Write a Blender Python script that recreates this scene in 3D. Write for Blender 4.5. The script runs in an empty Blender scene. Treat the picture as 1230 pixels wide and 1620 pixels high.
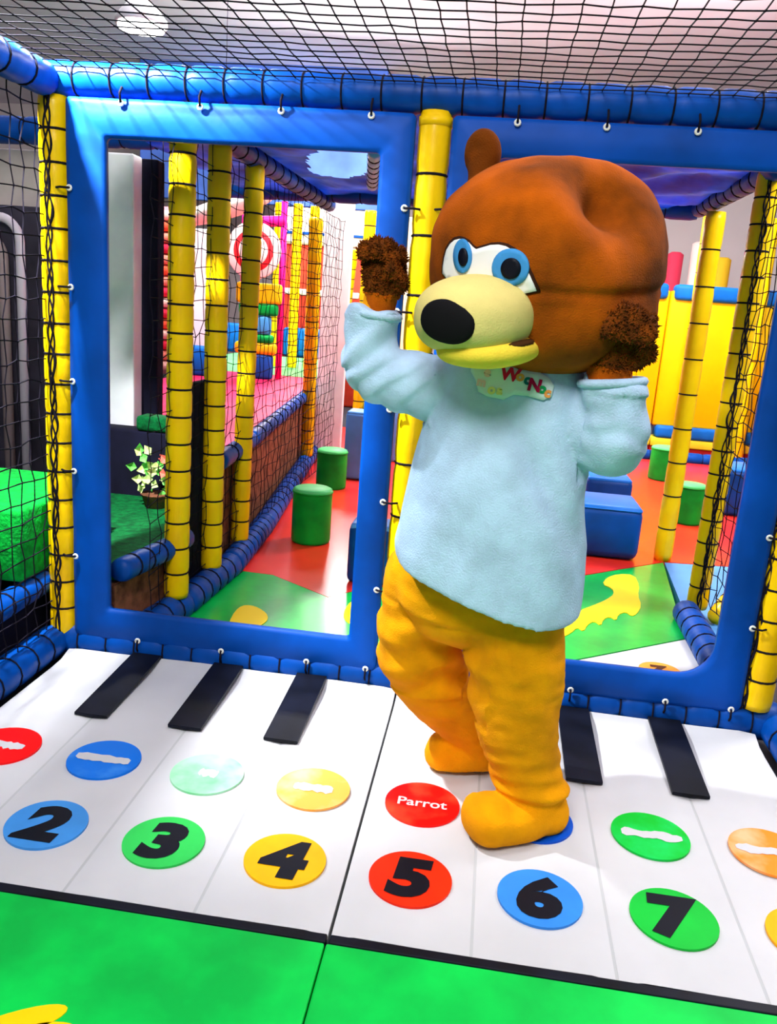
import bpy, bmesh, math, random
from mathutils import Vector, Matrix, noise
from mathutils.bvhtree import BVHTree
random.seed(7)
K = 0.34                      # one piano key width in metres; all layout numbers below are in key widths
SC = bpy.context.scene
COL = SC.collection

# ------------------------------------------------------------------ camera, world, lights, exposure
cam_d = bpy.data.cameras.new('camera'); cam = bpy.data.objects.new('camera', cam_d); COL.objects.link(cam)
cam.location = (4.7606 * K, -4.934 * K, 4.3213 * K)
cam.rotation_euler = (1.3294, -0.0721, 0.1308)
cam_d.sensor_fit = 'VERTICAL'; cam_d.sensor_height = 36.0
cam_d.lens = 36.0 * 1326.2 / 1620.0
cam_d.clip_end = 200
SC.camera = cam

world = bpy.data.worlds.new('world'); SC.world = world; world.use_nodes = True
bgn = world.node_tree.nodes['Background']
bgn.inputs[0].default_value = (0.80, 0.86, 1.0, 1); bgn.inputs[1].default_value = 0.27

SC.view_settings.view_transform = 'Standard'; SC.view_settings.look = 'None'
SC.view_settings.gamma = 1.0; SC.view_settings.use_curve_mapping = False
SC.view_settings.exposure = 0.08


def area(name, loc, target, size, power, col=(1, 1, 1), sy=None):
    d = bpy.data.lights.new(name, 'AREA'); d.energy = power; d.color = col
    d.size = size * K
    if sy: d.shape = 'RECTANGLE'; d.size_y = sy * K
    o = bpy.data.objects.new(name, d); COL.objects.link(o)
    o.location = Vector(loc) * K
    v = (Vector(target) - Vector(loc)).normalized()
    o.rotation_euler = v.to_track_quat('-Z', 'Y').to_euler()
    return o


# hall lighting: unseen point fills added for brightness, an area light under the roof, one bright flood lamp to the left over the net
def point(name, loc, rad, power, col=(1, 1, 1)):
    d = bpy.data.lights.new(name, 'POINT'); d.energy = power; d.color = col; d.shadow_soft_size = rad * K
    o = bpy.data.objects.new(name, d); COL.objects.link(o); o.location = Vector(loc) * K
    return o


point('hall_fill', (3.2, -5.4, 10.0), 1.5, 345, (1, .98, .95))  # unseen fill added behind the camera to brighten bear and front
point('hall_fill', (11.5, 6.5, 10.2), 1.4, 330, (1, .98, .95))
point('hall_fill', (-2.5, 17.0, 12.3), 1.2, 480, (1, .98, .95))
point('hall_fill', (9.0, 18.5, 12.6), 1.2, 620, (1, .98, .95))
area('hall_light', (-3.0, 29.0, 13.8), (-3.0, 30.0, 0), 10, 330, (1, .98, .95), 4)
area('floor_glare_light', (-1.9, 31.5, 9.4), (2.6, 8.0, 0), 3.0, 170, (1, .98, .96), 1.5)  # unseen light added behind the canopy edge for the glare on the floor mats
spot_obj = area('spot_light', (-0.6, 2.5, 8.1), (0.7, 4.0, 5.0), 0.2, 1, (.95, .97, 1))
spot_obj.data.type = 'SPOT'; sp = bpy.data.lights[spot_obj.data.name]; sp.energy = 900; sp.spot_size = math.radians(84); sp.spot_blend = .8; sp.shadow_soft_size = .12 * K

# ------------------------------------------------------------------ helpers


def lin(c):
    return tuple((x / 255 / 12.92) if x / 255 <= .04045 else ((x / 255 + .055) / 1.055) ** 2.4 for x in c) + (1,)


MATS = {}


def mat(name, rgb, rough=.6, var=0.0, vscale=6, bump=0.0, bscale=60, sheen=0.0, coat=0.0, rgb2=None, wear=None, metal=0, spec=.14, emit=0):
    if name in MATS: return MATS[name]
    m = bpy.data.materials.new(name); m.use_nodes = True
    nt = m.node_tree; b = nt.nodes['Principled BSDF']
    b.inputs['Base Color'].default_value = lin(rgb); b.inputs['Roughness'].default_value = rough
    b.inputs['Metallic'].default_value = metal; b.inputs['Specular IOR Level'].default_value = spec
    if sheen:
        b.inputs['Sheen Weight'].default_value = sheen; b.inputs['Sheen Roughness'].default_value = .5
        b.inputs['Sheen Tint'].default_value = lin(rgb)
    if coat: b.inputs['Coat Weight'].default_value = coat; b.inputs['Coat Roughness'].default_value = .2
    if emit:
        b.inputs['Emission Color'].default_value = lin(rgb); b.inputs['Emission Strength'].default_value = emit
    tc = nt.nodes.new('ShaderNodeTexCoord')
    if var or rgb2 or wear:
        n = nt.nodes.new('ShaderNodeTexNoise'); n.inputs['Scale'].default_value = vscale; n.inputs['Detail'].default_value = 4
        nt.links.new(tc.outputs['Object'], n.inputs['Vector'])
        r = nt.nodes.new('ShaderNodeValToRGB')
        c2 = rgb2 or wear or tuple(min(255, x * (1 + var)) for x in rgb)
        c1 = rgb if (rgb2 or wear) else tuple(x * (1 - var) for x in rgb)
        r.color_ramp.elements[0].color = lin(c1); r.color_ramp.elements[1].color = lin(c2)
        r.color_ramp.elements[0].position = .5 if wear else .35; r.color_ramp.elements[1].position = .72 if wear else .65
        nt.links.new(n.outputs['Fac'], r.inputs[0]); nt.links.new(r.outputs[0], b.inputs['Base Color'])
        if sheen: nt.links.new(r.outputs[0], b.inputs['Sheen Tint'])
    if bump:
        n2 = nt.nodes.new('ShaderNodeTexNoise'); n2.inputs['Scale'].default_value = bscale; n2.inputs['Detail'].default_value = 3
        nt.links.new(tc.outputs['Object'], n2.inputs['Vector'])
        bp = nt.nodes.new('ShaderNodeBump'); bp.inputs['Strength'].default_value = bump; bp.inputs['Distance'].default_value = .01
        nt.links.new(n2.outputs['Fac'], bp.inputs['Height']); nt.links.new(bp.outputs[0], b.inputs['Normal'])
    MATS[name] = m
    return m


BLUE = mat('blue_vinyl', (0, 68, 154), .42, .10, 5, .12, 14)
PANEL = mat('blue_panel_vinyl', (0, 70, 162), .5, .12, 3, .2, 9)
YEL = mat('yellow_vinyl', (255, 200, 0), .4, .05, 5, .08, 20, coat=.15)
YELW = mat('yellow_wall_vinyl', (255, 202, 0), .5, .03, 2)
ROPE = mat('black_rope', (22, 18, 30), .9, .2, 40)
WHITE = mat('white_vinyl', (202, 202, 205), .5, .02, 3, .1, 10)
GAP = mat('grey_seam', (186, 188, 190), .8)
BLACK = mat('black_vinyl', (14, 16, 26), .45, .3, 8)
INK = mat('black_print', (12, 14, 26), .5)
GREEN = mat('green_vinyl', (0, 198, 72), .5, .10, 4, .15, 12)
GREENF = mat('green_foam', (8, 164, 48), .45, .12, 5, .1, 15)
RED = mat('red_vinyl', (246, 50, 34), .3, .06, 2, .05, 8, coat=.5)
LBLUE = mat('light_blue_vinyl', (92, 156, 222), .4, .05, 3)
MBLUE = mat('mid_blue_foam', (16, 106, 200), .45, .08, 4, .1, 10)
DBLUE = mat('dark_blue_foam', (0, 66, 146), .45, .1, 4, .1, 10, spec=.2)
TIE = mat('white_plastic', (235, 235, 225), .4)
PINK = mat('pink_vinyl', (235, 40, 95), .45, .08, 3, .1, 8)
BROWN = mat('brown_carpet', (120, 74, 52), .95, .25, 14, .6, 60)
TURF = mat('dark_green_turf', (0, 84, 38), .9, .2, 30, .5, 80)
DARK = mat('dark_navy_cloth', (16, 16, 34), .9, .2, 6)
PALE = mat('pale_grey_paint', (244, 245, 248), .7, .04, 4)
TAN_PLUSH = mat('tan_plush', (238, 152, 0), .95, .10, 5, .35, 260, sheen=.08)
BROWN_PLUSH = mat('brown_plush', (150, 70, 0), .95, .30, 4.5, .35, 260, sheen=.08)
PAW_PLUSH = mat('dark_brown_plush', (116, 56, 8), .95, .22, 30, 1.0, 240, sheen=.08)
CREAM = mat('cream_fleece', (222, 204, 124), .9, .03, 8, .2, 220, sheen=.08)
JAWY = mat('yellow_fleece', (250, 214, 66), .9, .03, 8, .2, 220, sheen=.08)
JUMP = mat('pale_blue_fleece', (182, 210, 238), .95, .05, 12, .3, 200, sheen=.08)


class MB:
    """bmesh collector in key-width units"""

    def __init__(s): s.bm = bmesh.new()

    def _add(s, vs, fs, mi=0, smooth=False):
        b = [s.bm.verts.new(v) for v in vs]
        for f in fs:
            try:
                q = s.bm.faces.new([b[i] for i in f]); q.material_index = mi; q.smooth = smooth
            except ValueError: pass
        return s

    def box(s, a, b, bev=0.0, seg=2, mi=0):
        x0, y0, z0 = [min(p, q) for p, q in zip(a, b)]; x1, y1, z1 = [max(p, q) for p, q in zip(a, b)]
        t = bmesh.new()
        bmesh.ops.create_cube(t, size=1)
        for v in t.verts:
            v.co = ((x0 + x1) / 2 + v.co.x * (x1 - x0), (y0 + y1) / 2 + v.co.y * (y1 - y0), (z0 + z1) / 2 + v.co.z * (z1 - z0))
        if bev: bmesh.ops.bevel(t, geom=t.edges[:], offset=bev, segments=seg, affect='EDGES', profile=.5)
        return s.merge(t, mi, bev > 0.03)

    def merge(s, t, mi=0, smooth=False):
        t.verts.index_update()
        s._add([v.co.copy() for v in t.verts], [[v.index for v in f.verts] for f in t.faces], mi, smooth)
        t.free(); return s

    def tube(s, pts, rad, n=12, caps=True, mi=0, smooth=True, flat=None):
        pts = [Vector(p) for p in pts]
        if not hasattr(rad, '__len__'): rad = [rad] * len(pts)
        up = None; rings = []
        for i, p in enumerate(pts):
            d = (pts[min(i + 1, len(pts) - 1)] - pts[max(i - 1, 0)])
            d = d.normalized() if d.length > 1e-9 else Vector((0, 0, 1))
            if up is None:
                up = Vector((0, 0, 1)) if abs(d.z) < .9 else Vector((0, 1, 0))
            up = (up - d * up.dot(d)).normalized(); si = d.cross(up)
            rings.append([p + (up * math.cos(2 * math.pi * k / n) + si * math.sin(2 * math.pi * k / n)) * rad[i] for k in range(n)])
        vs = [v for r in rings for v in r]; fs = []
        for i in range(len(pts) - 1):
            for k in range(n):
                k2 = (k + 1) % n
                fs.append((i * n + k, i * n + k2, (i + 1) * n + k2, (i + 1) * n + k))
        if caps:
            fs.append(tuple(range(n - 1, -1, -1))); fs.append(tuple((len(pts) - 1) * n + k for k in range(n)))
        return s._add(vs, fs, mi, smooth)

    def ell(s, c, r, axes=None, nu=24, nv=14, e=2.0, mi=0):
        c = Vector(c); A = axes or (Vector((1, 0, 0)), Vector((0, 1, 0)), Vector((0, 0, 1)))
        if not hasattr(r, '__len__'): r = (r, r, r)
        sp = lambda w: math.copysign(abs(w) ** (2 / e), w)
        vs = []; fs = []
        for j in range(1, nv):
            t = math.pi * j / nv - math.pi / 2
            for i in range(nu):
                p = 2 * math.pi * i / nu
                q = (sp(math.cos(t)) * sp(math.cos(p)), sp(math.cos(t)) * sp(math.sin(p)), sp(math.sin(t)))
                vs.append(c + A[0] * q[0] * r[0] + A[1] * q[1] * r[1] + A[2] * q[2] * r[2])
        b = len(vs); vs += [c - A[2] * r[2], c + A[2] * r[2]]
        for j in range(nv - 2):
            for i in range(nu):
                i2 = (i + 1) % nu
                fs.append((j * nu + i, j * nu + i2, (j + 1) * nu + i2, (j + 1) * nu + i))
        for i in range(nu):
            i2 = (i + 1) % nu
            fs.append((b, i2, i)); fs.append((b + 1, (nv - 2) * nu + i, (nv - 2) * nu + i2))
        return s._add(vs, fs, mi, True)

    def prism(s, poly, z0, z1, mi=0, bev=0.0):
        n = len(poly)
        t = bmesh.new()
        lo = [t.verts.new((p[0], p[1], z0)) for p in poly]; hi = [t.verts.new((p[0], p[1], z1)) for p in poly]
        t.faces.new(lo[::-1]); top = t.faces.new(hi)
        for i in range(n): t.faces.new((lo[i], lo[(i + 1) % n], hi[(i + 1) % n], hi[i]))
        bmesh.ops.recalc_face_normals(t, faces=t.faces[:])
        if bev: bmesh.ops.bevel(t, geom=list(top.edges), offset=bev, segments=2, affect='EDGES')
        return s.merge(t, mi)

    def lathe(s, prof, c, n=28, mi=0, squ=1.0):
        vs = []; fs = []
        for r, z in prof:
            for k in range(n):
                a = 2 * math.pi * k / n
                vs.append((c[0] + r * math.cos(a), c[1] + r * squ * math.sin(a), c[2] + z))
        m = len(prof)
        for i in range(m - 1):
            for k in range(n):
                k2 = (k + 1) % n; fs.append((i * n + k, i * n + k2, (i + 1) * n + k2, (i + 1) * n + k))
        fs.append(tuple(range(n - 1, -1, -1))); fs.append(tuple((m - 1) * n + k for k in range(n)))
        return s._add(vs, fs, mi, True)

    def torus(s, c, R, r, axis='z', n=18, m=6, mi=0, squ=1.0):
        c = Vector(c); vs = []; fs = []
        for i in range(n):
            a = 2 * math.pi * i / n
            for j in range(m):
                b = 2 * math.pi * j / m
                p = ((R + r * math.cos(b)) * math.cos(a), (R + r * math.cos(b)) * math.sin(a), r * math.sin(b))
                if axis == 'x': p = (p[2], p[0], p[1])
                elif axis == 'y': p = (p[0], p[2], p[1])
                vs.append(c + Vector(p))
        for i in range(n):
            for j in range(m):
                i2, j2 = (i + 1) % n, (j + 1) % m
                fs.append((i * m + j, i2 * m + j, i2 * m + j2, i * m + j2))
        return s._add(vs, fs, mi, True)


ROOTS = {}


def origin(o):
    while o.parent: o = o.parent
    return ROOTS[o.name]


def link_mesh(name, bm, mats, parent=None, base=None):
    """bm in key widths (world); becomes one object, child of parent or top-level with its origin at base"""
    if isinstance(bm, MB): bm = bm.bm
    if parent is not None: base = origin(parent)
    elif base is None:
        xs = [v.co for v in bm.verts]
        base = Vector((sum(v.x for v in xs) / len(xs), sum(v.y for v in xs) / len(xs), min(v.z for v in xs)))
    base = Vector(base)
    for v in bm.verts: v.co = (v.co - base) * K
    bmesh.ops.recalc_face_normals(bm, faces=bm.faces[:])
    me = bpy.data.meshes.new(name); bm.to_mesh(me); bm.free()
    for m in (mats if isinstance(mats, (list, tuple)) else [mats]): me.materials.append(m)
    o = bpy.data.objects.new(name, me); COL.objects.link(o)
    if parent is not None: o.parent = parent
    else: o.location = base * K; ROOTS[o.name] = base
    return o


def tag(o, label, cat, group=None, kind=None):
    o['label'] = label; o['category'] = cat
    if group: o['group'] = group
    if kind: o['kind'] = kind
    return o


def thing(name, label, cat, base, group=None):
    o = bpy.data.objects.new(name, None); COL.objects.link(o)
    o.empty_display_size = .05; o.location = Vector(base) * K; ROOTS[o.name] = Vector(base)
    return tag(o, label, cat, group)


def struct(name, bm, m):
    o = link_mesh(name, bm, m); o['kind'] = 'structure'; return o


def child(name, bm, m, parent, label=None):
    o = link_mesh(name, bm, m, parent)
    if label: o['label'] = label
    return o


def again(src, parent, off):
    """another child sharing src's mesh, moved by off key widths"""
    o = src.copy(); COL.objects.link(o); o.parent = parent
    o.location = Vector(off) * K + ((origin(src) - origin(parent)) * K)
    return o


def bulge(L, step, r, dip=.13, n=5):
    """parameters along a laced foam tube: (t, radius) lists, narrower at every lacing"""
    out = []; m = max(1, round(L / step)); st = L / m
    for i in range(m):
        for k in range(n):
            f = k / n
            out.append((i * st + f * st, r * (1 - dip * (1 - min(1, min(f, 1 - f) / .16)) ** 1.5)))
    out.append((L, r * (1 - dip)))
    return out, [i * st for i in range(1, m)]


def foam_tube(parent, a, b, r, m, step=.36, part='foam_sleeve', rope=.014, rings=True, n=14, wob=0.0):
    a, b = Vector(a), Vector(b); d = b - a; L = d.length; d.normalize()
    prof, cuts = bulge(L, step, r, .075 if m in (YEL,) else .13)
    mb = MB(); w = lambda t: Vector((math.sin(t * 5.1 + a.x) * wob, math.cos(t * 3.7) * wob, math.sin(t * 4.3) * wob * .5))
    mb.tube([a + d * t + w(t) for t, _ in prof], [q for _, q in prof], n)
    o = child(part, mb, m, parent)
    if rings:
        q = d.to_track_quat('Z', 'Y').to_matrix()
        first = None
        for t in cuts:
            if first is None:
                rb = MB(); rb.torus((0, 0, 0), r * .93, rope, 'z', 14, 5)
                for v in rb.bm.verts: v.co = q @ v.co + a + d * t
                first = child('rope_loop', rb, ROPE, parent); t0 = t
            else:
                e = first.copy(); COL.objects.link(e); e.parent = parent; e.location = d * (t - t0) * K
    return o


def net(name, o, u, v, nu, nv, rad, label, cell_jit=.012, parent=None, hole=None, knot=2.3, sag=0.0):
    """square knotted rope net spanned by u and v from corner o"""
    o, u, v = Vector(o), Vector(u), Vector(v); nn = u.cross(v).normalized()
    ul, vl = u / nu, v / nv
    P = {}
    for i in range(nu + 1):
        for j in range(nv + 1):
            s_ = math.sin(math.pi * i / nu) * math.sin(math.pi * j / nv) * sag
            P[i, j] = o + ul * i + vl * j + (ul.normalized() * random.uniform(-1, 1) + vl.normalized() * random.uniform(-1, 1)) * cell_jit + nn * (random.uniform(-1, 1) * cell_jit - s_)
    mb = MB()

    def seg(p, q):
        d = (q - p).normalized(); s1 = d.cross(nn).normalized(); s2 = nn
        vs = []
        for c in (p, q):
            for k in range(3):
                a = 2 * math.pi * k / 3
                vs.append(c + (s1 * math.cos(a) + s2 * math.sin(a)) * rad)
        mb._add(vs, [(0, 1, 4, 3), (1, 2, 5, 4), (2, 0, 3, 5)])
    for (i, j), p in P.items():
        if hole and hole(p): continue
        for q in ((i + 1, j), (i, j + 1)):
            if q in P and not (hole and hole(P[q])): seg(p, P[q])
        a = ul.normalized() * rad * knot; b = vl.normalized() * rad * knot; c = nn * rad * 1.6
        mb._add([p + a, p + b, p - a, p - b, p + c, p - c], [(0, 1, 4), (1, 2, 4), (2, 3, 4), (3, 0, 4), (1, 0, 5), (2, 1, 5), (3, 2, 5), (0, 3, 5)])
    ob = link_mesh(name, mb, ROPE, parent)
    if parent is None: tag(ob, label, 'net')
    return ob


def remesh(mb, vox, sm=4):
    me = bpy.data.meshes.new('tmp'); bmesh.ops.recalc_face_normals(mb.bm, faces=mb.bm.faces[:]); mb.bm.to_mesh(me); mb.bm.free()
    o = bpy.data.objects.new('tmp', me); COL.objects.link(o)
    r = o.modifiers.new('r', 'REMESH'); r.mode = 'VOXEL'; r.voxel_size = vox; r.use_smooth_shade = True
    s = o.modifiers.new('s', 'SMOOTH'); s.iterations = sm; s.factor = .5
    dg = bpy.context.evaluated_depsgraph_get(); dg.update()
    out = bpy.data.meshes.new_from_object(o.evaluated_get(dg))
    bm = bmesh.new(); bm.from_mesh(out)
    bpy.data.objects.remove(o); bpy.data.meshes.remove(me); bpy.data.meshes.remove(out)
    for f in bm.faces: f.smooth = True
    return bm


def text_bm(txt, size, bold=.0):
    c = bpy.data.curves.new('t', 'FONT'); c.body = txt; c.size = size; c.offset = bold; c.align_x = 'CENTER'; c.align_y = 'CENTER'; c.resolution_u = 4
    o = bpy.data.objects.new('t', c); COL.objects.link(o)
    dg = bpy.context.evaluated_depsgraph_get(); dg.update()
    me = bpy.data.meshes.new_from_object(o.evaluated_get(dg))
    bm = bmesh.new(); bm.from_mesh(me); bpy.data.objects.remove(o); bpy.data.meshes.remove(me)
    xs = [v.co.x for v in bm.verts]; ys = [v.co.y for v in bm.verts]
    cx, cy = (min(xs) + max(xs)) / 2, (min(ys) + max(ys)) / 2
    for v in bm.verts: v.co.x -= cx; v.co.y -= cy
    return bm


# ------------------------------------------------------------------ structure
struct('floor', MB().box((-40, -12, -.6), (40, 45, -.22)), mat('grey_floor', (60, 58, 66), .8, .1, 1))
struct('ceiling', MB().box((-40, -12, 14), (40, 45, 14.3)), mat('grey_ceiling', (226, 224, 234), .8, .05, .6))
struct('wall_back', MB().box((-40, 44, -.3), (40, 45, 14)), mat('back_wall_paint', (226, 214, 216), .8, .05, .3))
struct('wall_right', MB().box((39, -12, -.3), (40, 45, 14)), mat('right_wall_paint', (205, 198, 204), .8, .08, .3))
struct('wall_left', MB().box((-40, -12, -.3), (-39, 45, 14)), mat('left_wall_paint', (150, 140, 150), .8, .08, .3))

# ------------------------------------------------------------------ piano mats
DISC_TOP = [((248, 12, 18), None), ((0, 112, 222), (70, 150, 235)), ((176, 232, 196), (120, 220, 145)), ((255, 172, 70), (255, 200, 150)),
            ((255, 10, 8), (255, 70, 40)), ((0, 80, 200), None), ((0, 188, 40), (20, 210, 90)), ((252, 144, 40), (250, 190, 140))]
DISC_NUM = [((240, 40, 30), None), ((66, 148, 226), None), ((48, 196, 84), None), ((255, 178, 0), None),
            ((252, 44, 12), None), ((52, 136, 226), None), ((14, 182, 54), None), ((255, 172, 0), None)]
WORD = {5: 'Parrot'}
BLOT = {1: (-.26, .2), 2: (-.27, .25), 3: (-.08, .1), 4: (-.18, .18), 6: (-.25, .22), 7: (-.25, .27), 8: (-.28, .2)}
names = ['red', 'blue', 'faded green', 'faded orange', 'red', 'blue', 'green', 'orange']
for side, (k0, lab) in enumerate(((1, 'left white floor piano mat with keys one to four, left of the black seam'),
                                  (5, 'right white floor piano mat with keys five to eight, under the bear'))):
    t = thing('piano_mat', lab, 'piano mat', (k0 + 1, 2, -.2), 'walk-on piano mats')
    xa, xb = k0 - 1 + .012, k0 + 3 - .012
    child('mat_base', MB().box((xa, 0.0, -.2), (xb, 3.95, -.022)), GAP, t)
    child('edge_trim', MB().box((xa, -.05, -.2), (xb, 0.035, .004), .01), BLACK, t)
    for k in range(k0, k0 + 4):
        e0 = xa if k == k0 else k - 1 + .011; e1 = xb if k == k0 + 3 else k - .011
        kb = MB(); nx, ny = 6, 20
        vs = []; fs = []
        for j in range(ny + 1):
            for i in range(nx + 1):
                x = e0 + (e1 - e0) * i / nx; y = .036 + 3.90 * j / ny
                edge = min(i, nx - i) == 0
                z = (-.02 if edge else .0) + (.012 * noise.noise(Vector((x * .9, y * .8, 3))) if not edge else 0) + .05 * max(0, (y - 3.6) / .3) ** 2
                vs.append((x, y, z))
        for j in range(ny):
            for i in range(nx):
                a = j * (nx + 1) + i; fs.append((a, a + 1, a + nx + 2, a + nx + 1))
        kb._add(vs, fs, 0, True)
        child('white_key', kb, WHITE, t)
        xc = k - .5
        zt = .022
        c1, c1w = DISC_TOP[k - 1]; c2, _ = DISC_NUM[k - 1]
        dt = MB(); dt.prism([(xc + .335 * math.cos(a * math.pi / 24), 1.765 + .335 * math.sin(a * math.pi / 24)) for a in range(48)], .0, zt)
        d1 = child('printed_disc', dt, mat('disc_word_%d' % k, c1, .45, wear=c1w, vscale=7) if c1w else mat('disc_word_%d' % k, c1, .45), t, '%s disc with a worn white word' % names[k - 1])
        if k in WORD:
            bm = text_bm(WORD[k], .172, .0025)
            for v in bm.verts: v.co = (xc + v.co.x, 1.765 + v.co.y + .02 * v.co.x, zt + .004)
        else:
            mb = MB(); x0, x1 = BLOT[k]; rr = random.Random(k); top = []; bot = []
            n = 14
            for i in range(n + 1):
                x = x0 + (x1 - x0) * i / n; s_ = .056 + rr.uniform(-.012, .012)
                if i in (0, n): s_ *= .55
                w_ = .009 * math.sin(i * .9) if k in (3, 7, 8) else 0
                top.append((xc + x, 1.765 + s_ + w_, zt + .004)); bot.append((xc + x, 1.765 - s_ + rr.uniform(-.012, .012) + w_, zt + .004))
            mb._add(top + bot, [(i, i + 1, n + 2 + i, n + 1 + i) for i in range(n)])
            bm = mb.bm
        child('worn_lettering', bm, WHITE, d1)
        dn = MB(); dn.prism([(xc + .325 * math.cos(a * math.pi / 24), .735 + .325 * math.sin(a * math.pi / 24)) for a in range(48)], .0, zt)
        d2 = child('printed_disc', dn, mat('disc_number_%d' % k, c2, .45, .05, 6), t, 'disc with the black number %d' % k)
        bm = text_bm(str(k), .58, .034)
        for v in bm.verts: v.co = (xc + v.co.x * 1.12 + v.co.y * .1, .735 + v.co.y, zt + .005)
        child('numeral', bm, INK, d2)
    for k in range(k0, k0 + 4):
        if k in (4, 8): continue
        bk = MB(); bk.prism([(k - .175, 2.5), (k + .175, 2.5), (k + .175, 3.93), (k - .175, 3.93)], .0, .03)
        for v in bk.bm.verts:
            v.co.z += .05 * max(0, (v.co.y - 3.6) / .3) ** 2 + .012
        child('black_key', bk, BLACK, t)

# green mats in front
for lab, x0, x1 in (('green floor mat with yellow print in front of keys one to four', -4.2, 3.985), ('plain green floor mat in front of keys five to eight', 3.995, 12)):
    t = thing('floor_mat', lab, 'floor mat', ((x0 + x1) / 2, -1.6, -.2), 'green mats in front of the piano')
    child('mat_top', MB().box((x0, -5, -.2), (x1, -.055, .004), .014), GREEN, t)
    if x0 < 0:
        for cx, cy, rx, ry, rot in ((2.28, -1.12, .34, .1, .62), (2.52, -1.14, .2, .1, .35), (2.05, -1.35, .2, .3, .3)):
            ca, sa = math.cos(rot), math.sin(rot)
            child('printed_petal', MB().prism([(cx + rx * math.cos(a * math.pi / 12) * ca - ry * math.sin(a * math.pi / 12) * sa, cy + rx * math.cos(a * math.pi / 12) * sa + ry * math.sin(a * math.pi / 12) * ca) for a in range(24)], .0, .01), mat('yellow_print', (255, 214, 0), .5), t)

# ------------------------------------------------------------------ front frame: posts, beams


def post(label, x, y, z0, z1, r=.165, step=.36, mt=YEL, collar=False, edge=False, top=None):
    t = thing('foam_post', label, 'post', (x, y, z0), 'padded posts of the play frame')
    if top: x2, y2 = top
    else: x2, y2 = x, y
    foam_tube(t, (x, y, z0), (x2, y2, z1), r, mt, step)
    if collar:
        child('collar', MB().tube([(x2, y2, z1 - .14), (x2, y2, z1 - .05)], r * 1.04, 14), mt, t)
    if edge:   # gathered black edge of the side net laced up the post
        rr = random.Random(int(x * 100)); n = int((z1 - z0) / .045); eb_ = MB()
        for q in range(3):
            pts = []; rad = []
            for i in range(n + 1):
                z = z0 + (z1 - z0) * i / n; f = i / n
                w_ = .035 * noise.noise(Vector((q * 7.1, z * 3.1, x))) + .03 * math.sin(z * 9 + q * 2.1)
                pts.append((x + (x2 - x) * f + edge[0] + w_, y + (y2 - y) * f + edge[1] - .004 * q, z)); rad.append(.010 + .014 * max(0, noise.noise(Vector((z * 4.3, q * 3.3, x)))))
            eb_.tube(pts, rad, 5)
        child('net_edge', eb_, ROPE, t)
    return t


post('yellow padded post at the left corner of the piano bay, net edge laced up it', -.12, 4.1, .2, 6.2, .165, .34, edge=(.0, -.16))
post('yellow padded post between the two blue window panels, behind the bear', 3.92, 4.1, .3, 6.22, .165, .58, collar=True)
post('yellow padded post at the right corner of the piano bay, cut by the photo edge', 7.98, 4.1, .3, 6.2, .175, .34, edge=(-.15, -.1))


def beam(label, a, b, r=.19, step=.37, m=BLUE, grp='blue padded beams of the piano bay', n=16):
    mid = (Vector(a) + Vector(b)) / 2
    t = thing('padded_beam', label, 'beam', (mid.x, mid.y, mid.z - r), grp)
    foam_tube(t, a, b, r, m, step, 'foam_cover', .010, n=n)
    return t


beam('blue padded beam along the top of the two window panels', (-.25, 4.12, 6.37), (9.0, 4.12, 6.37), .185, .40)
beam('blue padded beam along the top of the left net, running towards the viewer', (-.14, 4.0, 6.33), (-.14, -1.5, 6.33), .17, .45)
beam('blue padded beam along the floor under the window panels', (-.25, 4.15, .12), (8.3, 4.15, .12), .22, .36)
beam('blue padded beam along the left end of the piano', (-.22, 4.05, .1), (-.22, -1.2, .1), .2, .36)
beam('blue padded beam along the right end of the piano', (8.24, 4.05, .1), (8.24, -1.0, .1), .2, .36)


def rounded(x0, x1, z0, z1, rad, n=8, m=14):
    """points round a rounded rectangle, same count for any size; rad per corner bl, br, tr, tl"""
    bl, br, tr, tl = rad; P = []
    for cx, cz, r, a0, ex, ez in ((x0 + bl, z0 + bl, bl, 180, None, None), (x1 - br, z0 + br, br, 270, None, None), (x1 - tr, z1 - tr, tr, 0, None, None), (x0 + tl, z1 - tl, tl, 90, None, None)):
        P.append([(cx + r * math.cos(math.radians(a0 + 90 * i / n)), cz + r * math.sin(math.radians(a0 + 90 * i / n))) for i in range(n + 1)])
    out = []
    for k in range(4):
        out += P[k]
        a, b = P[k][-1], P[(k + 1) % 4][0]
        out += [(a[0] + (b[0] - a[0]) * i / m, a[1] + (b[1] - a[1]) * i / m) for i in range(1, m)]
    return out


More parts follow.
